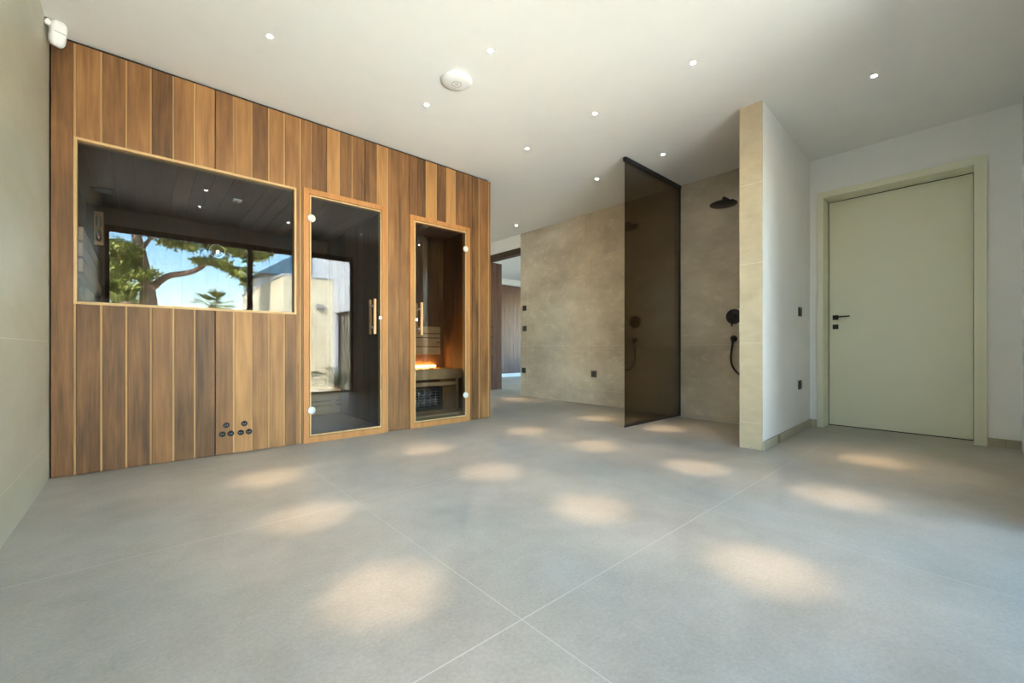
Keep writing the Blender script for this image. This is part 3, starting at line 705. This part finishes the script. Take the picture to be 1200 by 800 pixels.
along((1.05, 0, 3.5), (1.6, 0, 3.5), 4, .20, .08, .05); along((1.3, 0, 4.1), (2.7, .1, 3.9), 9, .30, .12, 0); along((1.7, 0, 3.5), (2.5, .1, 3.05), 8, .22, .10)
along((2.3, .1, 4.0), (3.1, .1, 4.0), 5, .3, .12)
pine(PL, 'tall pine with forked trunk on the terrace edge outside', [(0,0,-.54,.26),(-.02,0,1.2,.22),(-.05,0,2.2,.20),(-.16,0,3.1,.16),(-.3,0,4.0,.12),(-.35,0,5.0,.07)],
     [[(-.05,0,2.5,.11),(.35,0,2.95,.09),(.9,0,3.15,.075),(1.3,0,3.45,.06),(1.6,0,3.95,.045),(2.2,.1,4.0,.02)], [(1.3,0,3.45,.035),(1.9,0,3.5,.02),(2.4,0,3.2,.01)],
      [(-.16,0,3.1,.07),(-.5,.1,3.45,.05),(-1.1,.1,3.5,.02)], [(-.12,0,2.9,.06),(-.6,.1,3.0,.04),(-1.2,.1,2.8,.02)], [(-.25,0,3.6,.06),(.1,0,4.2,.04),(.5,0,4.5,.02)]], cl, 5)
def fan_palm(loc, hgt, rad, label, seed):
    rr = random.Random(seed); t = thing('palm_tree', label, 'palm', loc, 'palms beyond the terrace')
    b = bm_new(); o = Vector(loc); tube(b, [o, o+Vector((.02,0,hgt*.5)), o+Vector((0,0,hgt))], [.14,.12,.13], 10); obj('trunk', b, 'bark', t)
    b = bm_new()
    for k in range(30):
        a = rr.uniform(0, 6.28); el = rr.uniform(-.5, 1.3); d = Vector((math.cos(a)*math.cos(el), math.sin(a)*math.cos(el), math.sin(el)))
        c = o + Vector((0,0,hgt)) + d*rad*.45; tube(b, [o+Vector((0,0,hgt)), c], [.012,.008], 4)
        sd = d.cross(Vector((0,0,1))).normalized()
        for q in range(-5, 6):
            dd = (d + sd*q*.2).normalized(); blade(b, c, dd, rad*.55*(1-.03*abs(q)), .022, .25, .1, 3)
    obj('fronds', b, 'palm', t)
fan_palm((1.75, -9.3, -.6), 2.69, .75, 'small fan palm showing low between the pine and the stone building', 1)
fan_palm((-.28, -7.2, -.6), 2.54, .7, 'small fan palm at the left of the pine trunk', 2)
fan_palm((-.15, -11.4, -.6), 2.94, .7, 'small fan palm close behind the pine trunk', 3)
def cycad(loc, label, seed, L=.85, n=22):
    rr = random.Random(seed); t = thing('cycad', label, 'plant', loc, 'cycads in front of the stone wall')
    o = Vector(loc); b = bm_new(); lathe(b, o, (0,0,1), [(0,.10),(.2,.14),(.42,.12),(.47,0)], 14); obj('stem', b, 'bark', t)
    b = bm_new()
    for k in range(n):
        a = k*2.4 + rr.uniform(-.2,.2); el = rr.uniform(.15, 1.2); d = Vector((math.cos(a)*math.cos(el), math.sin(a)*math.cos(el), math.sin(el))); sd = d.cross(Vector((0,0,1))).normalized()
        pts = [o + Vector((0,0,.45)) + d*L*s/8 + Vector((0,0,-.45*L*(s/8)**2)) for s in range(9)]
        tube(b, pts, [.009*(1-s/10) for s in range(9)], 4)
        for s in range(1, 9):
            for q in range(2):
                p = pts[s] - (pts[s]-pts[s-1])*q*.5
                for g in (-1, 1): blade(b, p, (sd*g + d*.45).normalized(), .16, .010, .1, 0, 2)
    obj('fronds', b, 'cycad', t)
cycad((3.80, -3.9, -.6), 'dark green cycad in front of the white house wing', 5, .9, 26)
cycad((3.40, -5.3, -.6), 'dark green cycad in front of the stone wall lamp', 6, .6, 18)

# ------------------------------------------------------------------ light
w = bpy.data.worlds.new('World'); sc.world = w; w.use_nodes = True; nt = w.node_tree; nt.nodes.clear()
sky = nt.nodes.new('ShaderNodeTexSky'); sky.sky_type = 'NISHITA'; sky.sun_disc = False; sky.sun_elevation = R(48); sky.sun_rotation = R(-60); sky.air_density = 1.0; sky.dust_density = .6; sky.ozone_density = 1.2
bg = nt.nodes.new('ShaderNodeBackground'); bg.inputs[1].default_value = .29; ow = nt.nodes.new('ShaderNodeOutputWorld')
hs = nt.nodes.new('ShaderNodeHueSaturation'); hs.inputs['Saturation'].default_value = 1.35
mxw = nt.nodes.new('ShaderNodeMix'); mxw.data_type = 'RGBA'; mxw.blend_type = 'MULTIPLY'; mxw.inputs[0].default_value = 1; mxw.inputs[7].default_value = (1.12, .985, .83, 1)
nt.links.new(sky.outputs[0], hs.inputs['Color']); nt.links.new(hs.outputs[0], mxw.inputs[6]); nt.links.new(mxw.outputs[2], bg.inputs[0]); nt.links.new(bg.outputs[0], ow.inputs[0])
sun = bpy.data.lights.new('sun', 'SUN'); sun.energy = 6.0; sun.angle = R(.6); sun.color = (1, .94, .84)
so = bpy.data.objects.new('sun', sun); COL.objects.link(so); so.rotation_euler = Vector((.50, -.36, -.79)).to_track_quat('-Z', 'Y').to_euler(); so.location = (-10, 6, 12)
# sampling portals at the two window openings (they emit nothing themselves)
def portal(name, loc, rot, sx, sy):
    a = bpy.data.lights.new(name, 'AREA'); a.shape = 'RECTANGLE'; a.size = sx; a.size_y = sy; a.cycles.is_portal = True
    o = bpy.data.objects.new(name, a); COL.objects.link(o); o.location = loc; o.rotation_euler = rot
portal('daylight_portal', ((WX0+WX1)/2, -.27, WH/2), (R(90), 0, 0), WX1-WX0, WH)
portal('daylight_portal', (11.25, 6.35, 1.45), (R(90), 0, R(90)), 4.3, 1.7)

cam = bpy.data.cameras.new('camera'); cam.sensor_width = 36; cam.lens = 491.35/1200*36; cam.shift_y = 8/1200; cam.clip_start = .02; cam.clip_end = 300
co = bpy.data.objects.new('camera', cam); COL.objects.link(co); co.location = (0, 0, .76); co.rotation_euler = (R(90), 0, -math.atan2(.66276, .74883))
sc.camera = co
sc.view_settings.view_transform = 'Standard'; sc.view_settings.look = 'None'; sc.view_settings.gamma = 1; sc.view_settings.exposure = 3.98
sc.view_settings.use_curve_mapping = False
sc.cycles.max_bounces = 12; sc.cycles.diffuse_bounces = 6; sc.cycles.glossy_bounces = 6; sc.cycles.transparent_max_bounces = 24
sc.cycles.use_denoising = True; sc.cycles.sample_clamp_indirect = 6; sc.cycles.caustics_reflective = False
